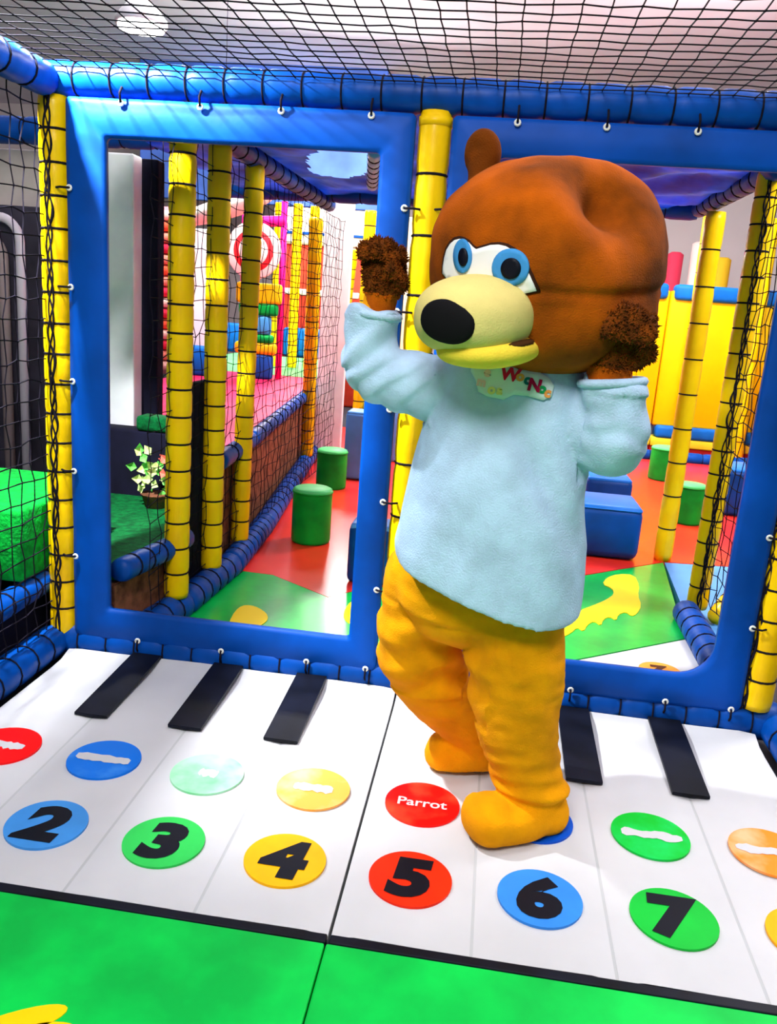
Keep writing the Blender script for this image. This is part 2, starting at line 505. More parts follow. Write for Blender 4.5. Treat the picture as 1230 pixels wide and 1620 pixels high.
def window_panel(label, ox, oz, ix, iz, orad, irad, y):
    t = thing('window_panel', label, 'panel', ((ox[0] + ox[1]) / 2, y, oz[0]), 'blue vinyl window panels')
    O = rounded(ox[0], ox[1], oz[0], oz[1], orad); I = rounded(ix[0], ix[1], iz[0], iz[1], irad)
    mb = MB(); n = len(O); S = 8; vs = []; fs = []
    rows = []
    for s_ in range(S + 1):
        f = s_ / S
        row = []
        for i in range(n):
            x = O[i][0] + (I[i][0] - O[i][0]) * f; z = O[i][1] + (I[i][1] - O[i][1]) * f
            yy = y - .03 * math.sin(math.pi * f) + .02 * noise.noise(Vector((x * 1.7, z * 1.7, 1)))
            row.append((x, yy, z))
        rows.append(row)
    rows.append([(p[0], y + .07, p[2]) for p in rows[-1]])
    rows.append([(p[0], y + .09, p[2]) for p in rows[0]])
    for r_ in rows: vs += r_
    R_ = len(rows)
    for j in range(R_):
        j2 = (j + 1) % R_
        for i in range(n):
            i2 = (i + 1) % n; fs.append((j * n + i, j * n + i2, j2 * n + i2, j2 * n + i))
    mb._add(vs, fs, 0, True)
    child('vinyl_sheet', mb, PANEL, t)
    # white cable ties with black cords along the edges
    L = [(x, oz[1] - .05, 0, 1) for x in [ox[0] + (ox[1] - ox[0]) * q for q in (.17, .4, .63, .88)]]
    L += [(x, oz[0] + .05, 0, -1) for x in [ox[0] + (ox[1] - ox[0]) * q for q in (.22, .5, .78, .97)]]
    for q in (.17, .34, .51, .68, .85):
        z = oz[0] + (oz[1] - oz[0]) * q; L += [(ox[0] + .045, z, -1, 0), (ox[1] - .045, z, 1, 0)]
    first = None
    for x, z, dx, dz in L:
        p = Vector((x, y - .045, z))
        if first is None:
            e = MB(); e.torus(p, .024, .013, 'y', 10, 6); first = child('cable_tie', e, TIE, t); p0 = p
        else:
            e = first.copy(); COL.objects.link(e); e.parent = t; e.location = (p - p0) * K
        q = p + Vector((dx * .2, .06, dz * .2))
        child('cord', MB().tube([p + Vector((0, -.01, 0)), p + Vector((dx * .09, -.03, dz * .09)), q], .012, 6), ROPE, t)
    return t


window_panel('blue vinyl panel with a square window at the left, beside the corner post', (.07, 3.73), (.2, 6.18), (.5, 3.4), (.585, 5.8), (.1, .1, .05, .05), (.05, .05, .05, .05), 3.98)
window_panel('blue vinyl panel with a square window behind the bear at the right', (4.1, 7.8), (.25, 6.18), (4.55, 7.43), (.62, 5.82), (.1, .1, .05, .05), (.1, .38, .1, .1), 3.98)

# nets of the piano bay
net('ceiling_net', (-.1, -1.2, 6.45), (9.2, 0, 0), (0, 5.3, 0), 46, 27, .0068, 'black rope net stretched over the top of the piano bay', .007, sag=.05)
net('side_net', (-.2, -.8, .2), (0, 4.85, 0), (0, 0, 6.1), 22, 28, .0085, 'black rope net on the left side of the piano bay, beside the corner post', .025)

# ------------------------------------------------------------------ room behind the panels: floor mats
YP = mat('yellow_print', (255, 214, 0), .5)
t = thing('floor_mat', 'green floor mat with a yellow dinosaur, seen through the windows', 'floor mat', (4, 7, -.2))
child('mat_top', MB().prism([(.85, 4.4), (6.1, 4.4), (6.1, 5.5), (7.84, 6.82), (8.25, 10.78), (7.4, 10.05), (6.5, 9.25), (3.1, 7.45), (2.6, 6.84), (1.55, 7.58), (1.05, 7.6)], -.2, .0), mat('glossy_green_vinyl', (0, 186, 70), .28, .1, 4, .06, 12, coat=.5), t)
DINO = [(5.9, 6.45), (6.19, 6.72), (6.39, 7.48), (6.63, 7.79), (6.88, 8.15), (7.05, 8.49), (7.06, 8.79), (6.91, 8.97), (7.03, 9.37), (7.26, 9.67), (7.56, 9.74), (7.55, 9.1), (7.44, 8.57), (7.42, 8.06), (7.28, 7.62),
        (7.18, 7.5), (7.12, 7.68), (6.98, 7.5), (6.92, 7.22), (6.84, 7.38), (6.72, 7.2), (6.66, 6.92), (6.58, 7.1), (6.46, 6.9), (6.38, 6.6), (6.3, 6.75), (6.2, 6.5), (6.0, 6.2)]
def soft(P, n=2):
    for _ in range(n): P = [q for i in range(len(P)) for a, b in ((P[i], P[(i + 1) % len(P)]),) for q in ((a[0] * .75 + b[0] * .25, a[1] * .75 + b[1] * .25), (a[0] * .25 + b[0] * .75, a[1] * .25 + b[1] * .75))]
    return P


child('printed_dinosaur', MB().prism(soft(DINO, 1), 0, .012), YP, t)
child('printed_spot', MB().prism(soft([(1.55, 5.2), (1.45, 6.05), (1.67, 6.15), (2.0, 5.8), (1.98, 5.4), (1.76, 5.1)]), 0, .012), YP, t)
child('printed_spot', MB().prism(soft([(2.95, 6.1), (2.95, 6.75), (3.12, 7.0), (3.6, 6.5), (3.5, 5.9), (3.15, 5.8)]), 0, .012), YP, t)
tag(link_mesh('floor_mat', MB().prism([(.85, 7.62), (1.54, 7.6), (2.6, 6.87), (3.1, 7.49), (6.5, 9.3), (7.4, 10.1), (8.27, 10.85), (12.5, 11.4), (14, 24.5), (-2, 24.5), (-.3, 17), (.6, 11)], -.2, -.003), RED), 'red floor mat under the foam blocks behind the windows', 'floor mat')
tag(link_mesh('floor_mat', MB().prism([(7.98, 6.8), (12.5, 6.8), (12.5, 11.38), (8.28, 10.8)], -.2, -.002), LBLUE), 'light blue floor mat beyond the right window, beside the green dinosaur mat', 'floor mat')
t = thing('floor_mat', 'white floor mat with an orange disc behind the right window panel', 'floor mat', (7, 5.3, -.2))
child('mat_top', MB().prism([(6.12, 4.4), (7.9, 4.4), (7.86, 6.8), (6.12, 5.48)], -.2, -.001), WHITE, t)
child('printed_disc', MB().prism([(7.25 + .27 * math.cos(a * math.pi / 12), 5.5 + .27 * math.sin(a * math.pi / 12)) for a in range(24)], 0, .012), mat('orange_print', (250, 160, 60), .5), t)
bm = text_bm('2', .4, .02)
for v in bm.verts: v.co = (7.25 - v.co.x, 5.5 - v.co.y, .016)
child('numeral', bm, mat('brown_print', (90, 50, 30), .6), t)
beam('blue padded kerb beam at the foot of the right net, beyond the window', (7.95, 4.5, .12), (8.0, 7.7, .12), .2, .36, BLUE, 'kerb beams behind the windows')

# left kerb beam and posts of the passage
KPTS = [(.66, 4.4, .13), (.8, 5.6, .13), (.88, 7.5, .13), (.7, 10.1, .13), (.2, 14.6, .13), (-1.0, 26, .13)]
for i, lab in enumerate(('nearest blue padded kerb along the left of the passage', 'second blue padded kerb along the passage, from the window', 'third blue padded kerb along the passage, beside the near green stool',
                         'fourth blue padded kerb along the passage, beside the far green stool', 'farthest blue padded kerb along the passage')):
    beam(lab, KPTS[i], KPTS[i + 1], .21, .3 if i < 3 else .5, BLUE, 'kerb beams behind the windows', 12)
for x, y, r, lab, tx in ((.78, 5.4, .165, 'nearest yellow post of the passage, seen at the left of the left window', (.80, 5.4)), (.80, 6.75, .16, 'second yellow post of the passage from the left', (.8, 6.75)),
                         (.76, 8.3, .15, 'third yellow post of the passage from the left', (.8, 8.4)), (.0, 16.7, .17, 'yellow post of the passage beside the red platform end', (.1, 16.0)),
                         (-1.45, 27.8, .2, 'yellow post at the far end of the passage', (-.9, 27))):
    post(lab, x, y, .3, 6.25, r, .36, top=tx, edge=False)
net('passage_net', (.74, 4.6, .4), (.05, 11.4, 0), (0, 0, 5.8), 40, 26, .007, 'black rope net along the left side of the passage behind the window', .03)
net('right_net', (8.22, 4.45, .4), (.02, 3.4, 0), (0, 0, 5.8), 15, 26, .008, 'black rope net along the right side of the room behind the window', .03)
post('yellow post with black net edge, nearest post behind the right window', 8.24, 8.0, .1, 6.5, .16, .36, edge=(-.02, -.17))
post('yellow post standing where the green and light blue mats meet', 8.27, 11.0, 0, 6.3, .17, .62)
t = thing('foam_brace', 'short yellow padded brace at the foot of the net edge post', 'brace', (8.5, 7.7, 0))
foam_tube(t, (8.42, 7.55, .12), (8.95, 8.35, .42), .14, YEL, .25)

# ------------------------------------------------------------------ raised platforms to the left of the passage


def platform(label, poly, z, deck, skirt, edge_pts, beam_r, step, skirt_seg=None):
    cx = sum(p[0] for p in poly) / len(poly); cy = sum(p[1] for p in poly) / len(poly)
    t = thing('raised_platform', label, 'platform', (cx, cy, -.2))
    child('deck', MB().prism(poly, z - .18, z, bev=.03), deck, t)
    for a, b in zip(edge_pts[:-1], edge_pts[1:]):
        foam_tube(t, (a[0], a[1], z - .02), (b[0], b[1], z - .02), beam_r, BLUE, step, 'edge_beam')
        d = Vector((b[0] - a[0], b[1] - a[1], 0)); n_ = max(1, round(d.length / 1.3)); s_ = Vector((-d.y, d.x, 0)).normalized()
        for i in range(n_):
            p = Vector((a[0], a[1], 0)) + d * (i / n_) + s_ * .06; q = Vector((a[0], a[1], 0)) + d * ((i + 1) / n_) + s_ * .06
            w = .03
            child('skirt_panel', MB().prism([(p.x, p.y), (q.x, q.y), (q.x + s_.x * .08, q.y + s_.y * .08), (p.x + s_.x * .08, p.y + s_.y * .08)], -.18, z - .2, bev=.015), skirt, t)
    return t


platform('low dark green turf platform with brown skirt at the left of the window', [(-.3, 4.35), (.44, 4.35), (.62, 5.4), (.6, 6.0), (.4, 7.9), (-1.9, 7.9), (-1.9, 5.75), (-.3, 5.75)], 1.0, TURF, BROWN, [(.50, 4.25), (.70, 5.4), (.7, 5.95)], .15, .3)
platform('red raised platform with blue edge beside the passage', [(.3, 8.75), (.35, 7.2), (.62, 7.2), (.45, 9.4), (-.2, 16.4), (-1.1, 22), (-4.6, 22), (-4.6, 17.5), (-1.6, 10.5), (-.7, 9.5), (-.4, 8.75)], 1.86, PINK, BROWN, [(.74, 7.15), (.58, 9.44), (-.15, 16.5), (-.75, 22)], .15, .7)
platform('pale green raised platform beyond the red one', [(-6.5, 22.1), (-.75, 22.1), (-1.6, 31), (-6.5, 31)], 1.86, mat('pale_green_vinyl', (110, 205, 120), .5, .06, 2), mat('tan_board', (205, 170, 140), .8, .1, 3), [(-.76, 22.1), (-1.3, 27)], .15, .7)
t = thing('wall_mat', 'black vertical mat hanging between the second and third passage posts', 'mat', (.62, 6.5, .2))
child('mat_sheet', MB().box((.56, 6.0, .2), (.68, 7.05, 3.1), .04), DARK, t)
t = thing('foam_cube', 'dark green turf block on the far end of the low platform', 'block', (-.5, 8, 1))
child('block_body', MB().box((-.95, 8.0, 2.05), (.25, 8.4, 2.3), .06), TURF, t)
child('block_base', MB().box((-1.9, 8.02, .2), (.25, 8.5, 2.05), .04), DARK, t)
# white and navy columns
t = thing('square_column', 'white square column seen at the left edge of the left window', 'column', (-1.15, 8.6, 1.0))
child('shaft', MB().box((-1.85, 8.55, 1.0), (-1.22, 8.9, 6.35), .03), PALE, t)
child('base_block', MB().box((-1.89, 8.52, 1.0), (-1.18, 8.94, 1.2), .02), PALE, t)
t = thing('square_column', 'dark navy column beside the white column', 'column', (-.9, 9.2, 1.0))
child('shaft', MB().box((-1.30, 9.0, 1.0), (-1.0, 9.3, 6.35), .03), DARK, t)
child('base_block', MB().box((-1.34, 8.97, 1.0), (-.96, 9.33, 1.2), .02), DARK, t)
# leafy ornament
t = thing('artificial_plant', 'small bright artificial plant on the dark green platform', 'plant', (-.3, 7.3, 1.0))
lf = [mat('leaf_green', (110, 205, 90), .6, .2, 9), mat('leaf_pale', (215, 240, 150), .6, .1, 9), mat('leaf_coral', (255, 110, 90), .6), mat('leaf_blue', (60, 140, 220), .6)]
child('pot', MB().lathe([(.16, 0), (.22, .2), (.24, .22)], (-.3, 7.3, 1.0), 12), BROWN, t)
rr = random.Random(4)
for i in range(34):
    c = Vector((-.3 + rr.uniform(-.3, .3), 7.3 + rr.uniform(-.15, .15), 1.2 + rr.uniform(0, .62)))
    d = Vector((rr.uniform(-1, 1), rr.uniform(-1, .2), rr.uniform(-.3, 1))).normalized(); s_ = d.cross(Vector((0, -1, .2))).normalized()
    mi = 2 if (c.x > -.2 and c.z > 1.5) else rr.choice((0, 0, 1, 1, 1, 3 if c.z < 1.5 else 1))
    n_ = d.cross(s_) * .02
    mb = MB(); mb._add([c, c + d * .08 + s_ * .075, c + d * .19 + n_, c + d * .08 - s_ * .075, c + d * .09 + n_ * 2], [(0, 1, 4), (1, 2, 4), (2, 3, 4), (3, 0, 4)])
    child('leaf', mb, lf[mi], t)

# left outside: green block with arch behind, seen through the side net
t = thing('foam_cube', 'bright green turf block beyond the left net', 'block', (-1.6, 4.7, -.2))
child('block_body', MB().box((-3.6, 3.55, .95), (-.34, 5.6, 1.80), .05), mat('bright_turf', (0, 152, 48), .9, .15, 30, .5, 80), t)
foam_tube(t, (-.41, 1.6, .72), (-.41, 4.45, .80), .15, BLUE, .28, 'edge_beam')
child('skirt', MB().box((-3.6, 1.6, -.2), (-.42, 5.6, .72), .03), DARK, t)
t = thing('raised_platform', 'dark green turf step below the bright green block', 'platform', (-1.8, 2.5, .7))
child('deck', MB().box((-3.6, .6, .73), (-.56, 3.5, .94), .04), TURF, t)
t = thing('archway', 'pale rounded archway frame on the dark wall at the far left', 'archway', (-5.4, 10.3, 0))
pts = [(-4.02, 10, 0)] + [(-4.42 + .40 * math.cos(a), 10, 4.95 + .42 * math.sin(a)) for a in [math.pi * q / 16 for q in range(9)]] + [(-6.5, 10, 5.37)]
child('outer_frame', MB().tube(pts, .085, 8), mat('arch_white', (225, 215, 225), .6), t)
child('inner_frame', MB().tube([(p[0] - .34, 10.0, p[2] - (.32 if p[2] > .1 else 0)) for p in pts], .1, 8), mat('arch_grey', (170, 150, 150), .7), t)
tag(link_mesh('dark_partition', MB().box((-7.5, 10.2, 0), (-3.55, 10.5, 5.6), .03), mat('dark_partition_paint', (58, 54, 66), .8, .2, 3)), 'dark grey partition behind the pale archway at the far left', 'partition')
tag(link_mesh('wall_board', MB().box((-9, 10.6, 5.3), (-3.4, 10.9, 6.62), .03), mat('greige_paint', (190, 178, 172), .8, .1, 3)), 'pale greige wall board above the dark archway partition', 'board')
beam('blue padded beam high above the archway at the far left', (-9, 10.4, 6.85), (-1.0, 10.4, 6.95), .24, .6, DBLUE, 'overhead beams beyond the bay')

# ------------------------------------------------------------------ canopy over the room behind


def sheet(name, label, x0, x1, y0, y1, z, nx, ny, amp, m, hole=None, slope=0):
    mb = MB(); vs = []; fs = []
    for j in range(ny + 1):
        for i in range(nx + 1):
            x = x0 + (x1 - x0) * i / nx; y = y0 + (y1 - y0) * j / ny
            p = Vector((x * .9, y * .7, 5))
            vs.append((x, y, z + slope * (y - y0) + amp * (noise.noise(p) + .5 * noise.noise(p * 2.7) + .3 * noise.noise(p * 6)) + amp * .5 * math.sin((x + y) * 3.1)))
    for j in range(ny):
        for i in range(nx):
            c = (x0 + (x1 - x0) * (i + .5) / nx, y0 + (y1 - y0) * (j + .5) / ny)
            if hole and hole(*c): continue
            a = j * (nx + 1) + i; fs.append((a, a + 1, a + nx + 2, a + nx + 1))
    mb._add(vs, fs, 0, True)
    bmesh.ops.solidify(mb.bm, geom=mb.bm.faces[:], thickness=.03)
    return tag(link_mesh(name, mb, m), label, 'canopy')


CANB = mat('canopy_vinyl', (0, 78, 160), .45, .25, 3, .35, 6, spec=.1)


def inhole(x, y):
    cx, cy = 2.05, 9.3
    return ((x - cx) * .95 + (y - cy) * .25) ** 2 / .62 ** 2 + ((y - cy)) ** 2 / 1.75 ** 2 < 1


sheet('canopy', 'wrinkled blue vinyl canopy over the passage, with an oval gap', -.9, 4.0, 4.4, 13.6, 6.5, 60, 90, .06, CANB, inhole)
sheet('canopy', 'wrinkled dark blue vinyl canopy behind the bear', 4.0, 8.3, 4.4, 12.6, 6.52, 44, 60, .09, CANB)
beam('light blue padded bar across the canopy gap', (2.75, 7.7, 6.45), (2.15, 11.4, 6.45), .11, .5, LBLUE, 'overhead beams beyond the bay', 10)
beam('blue padded beam along the top of the passage net', (.78, 4.6, 6.36), (.8, 14.2, 6.36), .15, .5, DBLUE, 'overhead beams beyond the bay', 10)
beam('blue padded beam along the top of the right net', (8.25, 7.6, 6.5), (8.25, 12.4, 6.5), .16, .5, BLUE, 'overhead beams beyond the bay', 10)
beam('blue padded cross beam at the far edge of the canopy', (-1.4, 13.7, 6.5), (8.3, 12.7, 6.5), .17, .6, DBLUE, 'overhead beams beyond the bay', 10)

# ------------------------------------------------------------------ foam blocks and stools


def stool(label, x, y, r, h, squ=1.0):
    t = thing('foam_stool', label, 'stool', (x, y, 0), 'green foam stools on the red floor')
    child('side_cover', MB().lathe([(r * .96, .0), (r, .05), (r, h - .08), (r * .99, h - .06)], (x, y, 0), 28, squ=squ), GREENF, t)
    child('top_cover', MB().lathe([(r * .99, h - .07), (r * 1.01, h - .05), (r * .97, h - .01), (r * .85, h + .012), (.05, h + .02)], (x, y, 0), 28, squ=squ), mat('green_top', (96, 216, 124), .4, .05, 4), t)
    child('seam_piping', MB().torus((x, y, h - .06), r, .018, 'z', 28, 6), GREENF, t) if squ == 1 else None
    return t


stool('green foam stool nearest the left window', 1.68, 9.75, .36, 1.0)
stool('green foam stool behind the nearest one, in the left window', 1.12, 14.45, .36, .92)
stool('green foam stool between the two yellow posts in the right window', 9.42, 14.45, .34, .9)
stool('farther green foam stool half hidden behind the yellow post', 9.9, 19.9, .44, .95)


def block(label, a, b, m=DBLUE, mt=MBLUE, bev=.12):
    t = thing('foam_block', label, 'block', ((a[0] + b[0]) / 2, (a[1] + b[1]) / 2, a[2]), 'blue foam blocks on the red floor')
    child('block_body', MB().box(a, (b[0], b[1], b[2] - .03), bev, 3), m, t)
    child('top_cover', MB().box((a[0] + .02, a[1] + .02, b[2] - .14), (b[0] - .02, b[1] - .02, b[2]), bev * .55, 3), mt, t)
    return t


LB2 = mat('sky_blue_foam', (96, 156, 232), .45, .05, 4)
block('large blue foam block beside the jumper in the right window', (6.4, 10.6, 0), (7.75, 11.9, 1.02), DBLUE, MBLUE, .16)
block('second blue foam block behind the large one, beside the bear', (7.0, 13.6, 0), (8.0, 14.8, 1.0))
block('dark blue foam block at the far right behind the net', (10.5, 15.6, 0), (12.2, 17, 1.15))
block('tall sky blue foam block at the right edge of the left window', (1.2, 15.5, 0.02), (2.0, 16.3, 1.72), LB2, LB2, .08)
block('sky blue foam block farther behind the tall one', (1.2, 18.5, 0), (2.2, 19.4, 1.75), LB2, LB2, .08)
block('small blue foam block beside the frame of the left window', (2.73, 7.6, 0), (3.45, 8.2, .98), DBLUE, LB2, .1)
t = thing('foam_wedge', 'crimson foam wedge behind the sky blue blocks', 'wedge', (.9, 22, 0))
mb = MB(); mb._add([(.2, 22, 0), (1.6, 22, 0), (1.6, 24, 0), (.2, 24, 0), (.55, 22, 2.2), (.55, 24, 2.2)], [(0, 1, 4), (3, 5, 2), (0, 4, 5, 3), (1, 2, 5, 4), (0, 3, 2, 1)])
child('wedge_body', mb, PINK, t)
child('base_strip', MB().box((.15, 21.95, 0), (1.65, 24.05, .12), .03), BLUE, t)

# ------------------------------------------------------------------ yellow padded wall at the far right
t = thing('padded_wall', 'tall yellow padded wall across the far right', 'padded wall', (11.8, 25.4, -.2))
for i in range(3):
    x0 = 8.0 + i * 2.35
    child('wall_pad', MB().box((x0, 25.2, .95), (x0 + 2.32, 25.6, 5.5), .06), YELW, t)
    child('top_pad', MB().box((x0 + .1, 25.05, 5.2), (x0 + 2.25, 25.65, 5.72), .14, 3), MBLUE, t, 'blue pad along the top of the yellow wall')
    child('lower_pad', MB().box((x0 + .1, 24.95, .55), (x0 + 2.25, 25.65, .98), .12, 3), MBLUE, t, 'blue pad under the yellow wall')
    child('yellow_ledge', MB().box((x0, 25.0, .25), (x0 + 2.32, 25.7, .56), .04), mat('lemon_vinyl', (250, 225, 50), .5), t)
    child('red_ledge', MB().box((x0, 25.1, -.2), (x0 + 2.32, 25.7, .25), .04), mat('deep_red_vinyl', (215, 40, 40), .5), t)
for x, lab in ((9.35, 'far yellow post on the yellow wall nearest the bear head'), (11.2, 'middle far yellow post on the yellow wall'), (13.2, 'far yellow post at the right end of the yellow wall')):
    post(lab, x, 24.7, -.2, 7.9, .2, .9, top=(x - .1, 24.7))
beam('blue padded floor beam in front of the yellow wall', (8.4, 23.6, .12), (13.5, 23.6, .12), .2, .6, BLUE, 'kerb beams behind the windows', 10)
t = thing('foam_tower', 'stack of yellow pads behind the right net', 'pads', (13.9, 21, 0))
for i in range(9):
    child('pad', MB().box((12.9, 21, i * .52), (14.8, 21.8, i * .52 + .5), .08), YEL, t)

# ------------------------------------------------------------------ distant play area seen through the left window
t = thing('target_board', 'round red and white target board at the back', 'target', (-2.6, 20.0, 3.2))
child('support_post', MB().tube([(-2.6, 20.06, 1.86), (-2.6, 20.06, 4.9)], .12, 10), mat('target_yellow', (240, 190, 30), .6), t)
wr, rd = mat('target_white', (250, 225, 220), .6), mat('target_red', (240, 40, 50), .6)
for i, (r, m) in enumerate(((.82, wr), (.6, rd), (.44, wr), (.18, rd))):
    b = MB(); n = 32
    prof = [(r, 0), (r, .04 + .02 * i), (r * .97, .06 + .02 * i)]
    b.lathe(prof, (0, 0, 0), n)
    for v in b.bm.verts: v.co = (-2.6 + v.co.x, 20.0 - v.co.z, 5.6 + v.co.y)
    child('target_ring', b, m, t)
t = thing('foam_figure', 'yellow green and blue foam shapes under the target board', 'foam shapes', (-2.5, 20.3, 1.86))
for nm, a, b, c in (('foam_bar', (-3.2, 20.2, 4.1), (-1.8, 20.5, 4.7), (235, 195, 20)), ('foam_bar', (-3.1, 20.2, 3.75), (-1.9, 20.5, 4.12), (0, 150, 60)), ('foam_bar', (-2.95, 20.2, 3.2), (-2.1, 20.5, 3.76), (70, 150, 215)),
                    ('foam_bar', (-3.0, 20.2, 2.95), (-2.0, 20.5, 3.2), (0, 160, 70)), ('foam_bar', (-3.2, 20.2, 2.6), (-1.9, 20.5, 2.95), (240, 190, 20)), ('foam_bar', (-3.0, 20.2, 1.86), (-2.0, 20.5, 2.6), (30, 80, 170))):
    child(nm, MB().box(a, b, .1, 3), mat('shape_%d_%d_%d' % c, c, .5), t)
t = thing('goal_frame', 'magenta tubes above the target board', 'frame', (-2.6, 20.6, 5))
for x in (-3.15, -1.95): child('upright', MB().tube([(x, 20.85, 1.86), (x, 20.85, 7.1)], .1, 10), mat('magenta_vinyl', (232, 20, 130), .5), t)
child('crossbar', MB().tube([(-3.2, 20.85, 6.45), (-1.9, 20.85, 6.55)], .16, 10), MATS['magenta_vinyl'], t)
t = thing('ball_rack', 'tall rack of red pink and yellow pads at the far left of the window', 'rack', (-5.6, 19, 1.86))
rr = random.Random(9)
child('back_board', MB().box((-6.6, 19.3, 1.86), (-4.3, 19.5, 6.6), .02), mat('rack_pink', (240, 150, 165), .6), t)
for i in range(15):
    for j in range(2):
        c = rr.choice(((225, 40, 70), (250, 140, 120), (255, 205, 190), (245, 90, 60))) if not (3 <= i <= 7 and j == 0) else (255, 190, 20)
        z = 2.0 + i * .3
        child('pad', MB().box((-6.3 + j * .95, 18.9, z), (-5.4 + j * .95, 19.3, z + .27), .1, 2), mat('rack_%d_%d_%d' % c, c, .6), t)
t = thing('padded_wall', 'low blue padded wall beyond the red platform', 'padded wall', (-4.5, 22.3, 1.86))
for i in range(4):
    child('wall_pad', MB().box((-8 + i * 1.75, 31.2, 1.86), (-6.3 + i * 1.75, 31.6, 3.1), .12), MBLUE, t)
for i in range(2):
    child('wall_pad', MB().box((-6.6 + i * 1.5, 19.6, 1.86), (-5.15 + i * 1.5, 20.0, 2.75), .12), MBLUE, t)
t = thing('slide_box', 'red and orange padded play box beyond the passage', 'play box', (-1.8, 32, 0))
child('box_body', MB().box((-5.2, 32, -.22), (-1.2, 33.2, 6.6), .15), mat('brick_red_vinyl', (205, 60, 40), .5, .15, 2), t)
child('white_band', MB().box((-5.0, 31.9, 4.5), (-1.4, 32.1, 4.75), .05), mat('band_white', (250, 225, 215), .6), t)
child('top_board', MB().box((-5.3, 31.9, 6.6), (-1.1, 33.2, 8.1), .1), mat('band_white', (250, 225, 215), .6), t)
child('blue_line', MB().box((-5.0, 31.84, 7.0), (-1.3, 31.92, 7.12), .02), DBLUE, t)
t = thing('wall_board', 'bright white board between the first two passage posts', 'board', (-4.5, 21, 1.9))
child('board', MB().box((-5.3, 21.2, 2.2), (-3.85, 21.4, 6.2), .03), mat('bright_white', (250, 248, 250), .6), t)
child('notice', MB().box((-4.45, 21.1, 5.0), (-4.05, 21.2, 5.6), .01), mat('notice_cream', (225, 215, 190), .6), t)
t = thing('wall_board', 'tall pale grey board between the yellow posts near the window right edge', 'board', (.2, 18.2, 2.9))
child('board', MB().box((-.15, 18.2, 0.1), (.62, 18.4, 6.9), .03), PALE, t)
child('foot', MB().box((-.2, 18.15, 0.0), (.66, 18.45, .12), .02), PALE, t)
t = thing('sunshade', 'long white shade hanging behind the passage posts', 'shade', (-3.0, 18, 6.2))
child('shade_cloth', MB().ell((-2.9, 18, 6.5), (1.5, .5, .26), (Vector((.95, 0, .30)), Vector((0, 1, 0)), Vector((-.30, 0, .95)))), mat('shade_white', (250, 245, 235), .7), t)
child('hanger', MB().tube([(-2.9, 18, 6.6), (-2.9, 18, 14)], .010, 6), ROPE, t)
for x, y, zt, lab, c in ((-3.2, 25, 7.5, 'far thin yellow post left of the red play box', 0), (-2.55, 25, 7.5, 'second far thin yellow post before the red play box', 0), (-1.95, 25, 7.45, 'third far thin yellow post before the red play box', 0),
                         (.95, 19, 6.8, 'yellow padded post right of the pale grey board', 0), (1.35, 19.5, 6.8, 'bright yellow post nearest the paw at the window edge', 1), (1.8, 17.6, 6.7, 'yellow post hidden beside the raised paw', 0)):
    post(lab, x, y, 1.9 if x < 0 else 0, zt, .17, .4, top=(x, y))
tag(link_mesh('padded_wall', MB().box((1.1, 21.0, 0), (2.6, 21.4, 6.9), .05), mat('cream_vinyl', (250, 226, 190), .6, .05, 2)), 'cream padded wall behind the raised paw', 'padded wall')
tag(link_mesh('fascia_board', MB().box((-12, 33.5, 8.3), (-1, 33.8, 14.05), .05), mat('fascia_blue', (70, 100, 180), .6, .2, 1)), 'blue fascia board high at the back of the hall', 'board')
for i, (x, z, c) in enumerate(((12.3, 7.1, (225, 60, 90)), (13.3, 7.6, (240, 220, 215)), (14.4, 7.0, (235, 190, 40)), (15.6, 7.4, (220, 90, 120)))):
    tag(link_mesh('foam_roller', MB().tube([(x, 36, -.22), (x, 36, z + .4), (x, 36, z + .5)], [.35, .35, .2], 12), mat('roller_%d' % i, c, .6)), ('%s upright roller beyond the yellow wall' % ('crimson', 'white', 'golden', 'rose')[i]), 'roller')

# lamp hanging over the left net
t = thing('hanging_lamp', 'bright round lamp glaring through the net at the top left', 'lamp', (-3.85, 14.9, 9.6))
child('lamp_disc', MB().lathe([(.5, 0), (.52, .05), (.45, .1)], (-3.85, 14.9, 9.9), 24), mat('lamp_glow', (255, 252, 248), .5, emit=9), t)
child('lamp_shade', MB().lathe([(.58, -.02), (.56, .1), (.3, .4), (.12, .5)], (-3.85, 14.9, 10.02), 24), PALE, t)
child('chain', MB().tube([(-3.85, 14.9, 10.5), (-3.85, 14.9, 14)], .03, 6), PALE, t)

# ------------------------------------------------------------------ the person in the bear costume
person = thing('person', 'person in brown bear costume and pale blue jumper, arms raised on the piano mat', 'person', (5.1, 1.95, 0))
H = Vector((5.08, 2.0, 4.74))
F = Vector((-.55, -.83, -.12)).normalized(); Rt = Vector((-F.y, F.x, 0)).normalized(); U = F.cross(Rt)
hx = lambda a, b, d: H + Rt * a + U * b + F * d


def limb(mb, pts, rads, n=20):
    for p, r in zip(pts, rads): mb.ell(p, r, nu=20, nv=12)
    mb.tube(pts, rads, n)


def densify(pts, rads, m=5):
    P, R_ = [], []
    pts = [Vector(p) for p in pts]
    for i in range(len(pts) - 1):
        p0, p1, p2, p3 = pts[max(i - 1, 0)], pts[i], pts[i + 1], pts[min(i + 2, len(pts) - 1)]
        for k in range(m):
            t_ = k / m
            P.append(.5 * ((2 * p1) + (p2 - p0) * t_ + (2 * p0 - 5 * p1 + 4 * p2 - p3) * t_ ** 2 + (3 * p1 - p0 - 3 * p2 + p3) * t_ ** 3))
            R_.append(rads[i] + (rads[i + 1] - rads[i]) * t_)
    P.append(pts[-1]); R_.append(rads[-1])
    return P, R_


body = MB()
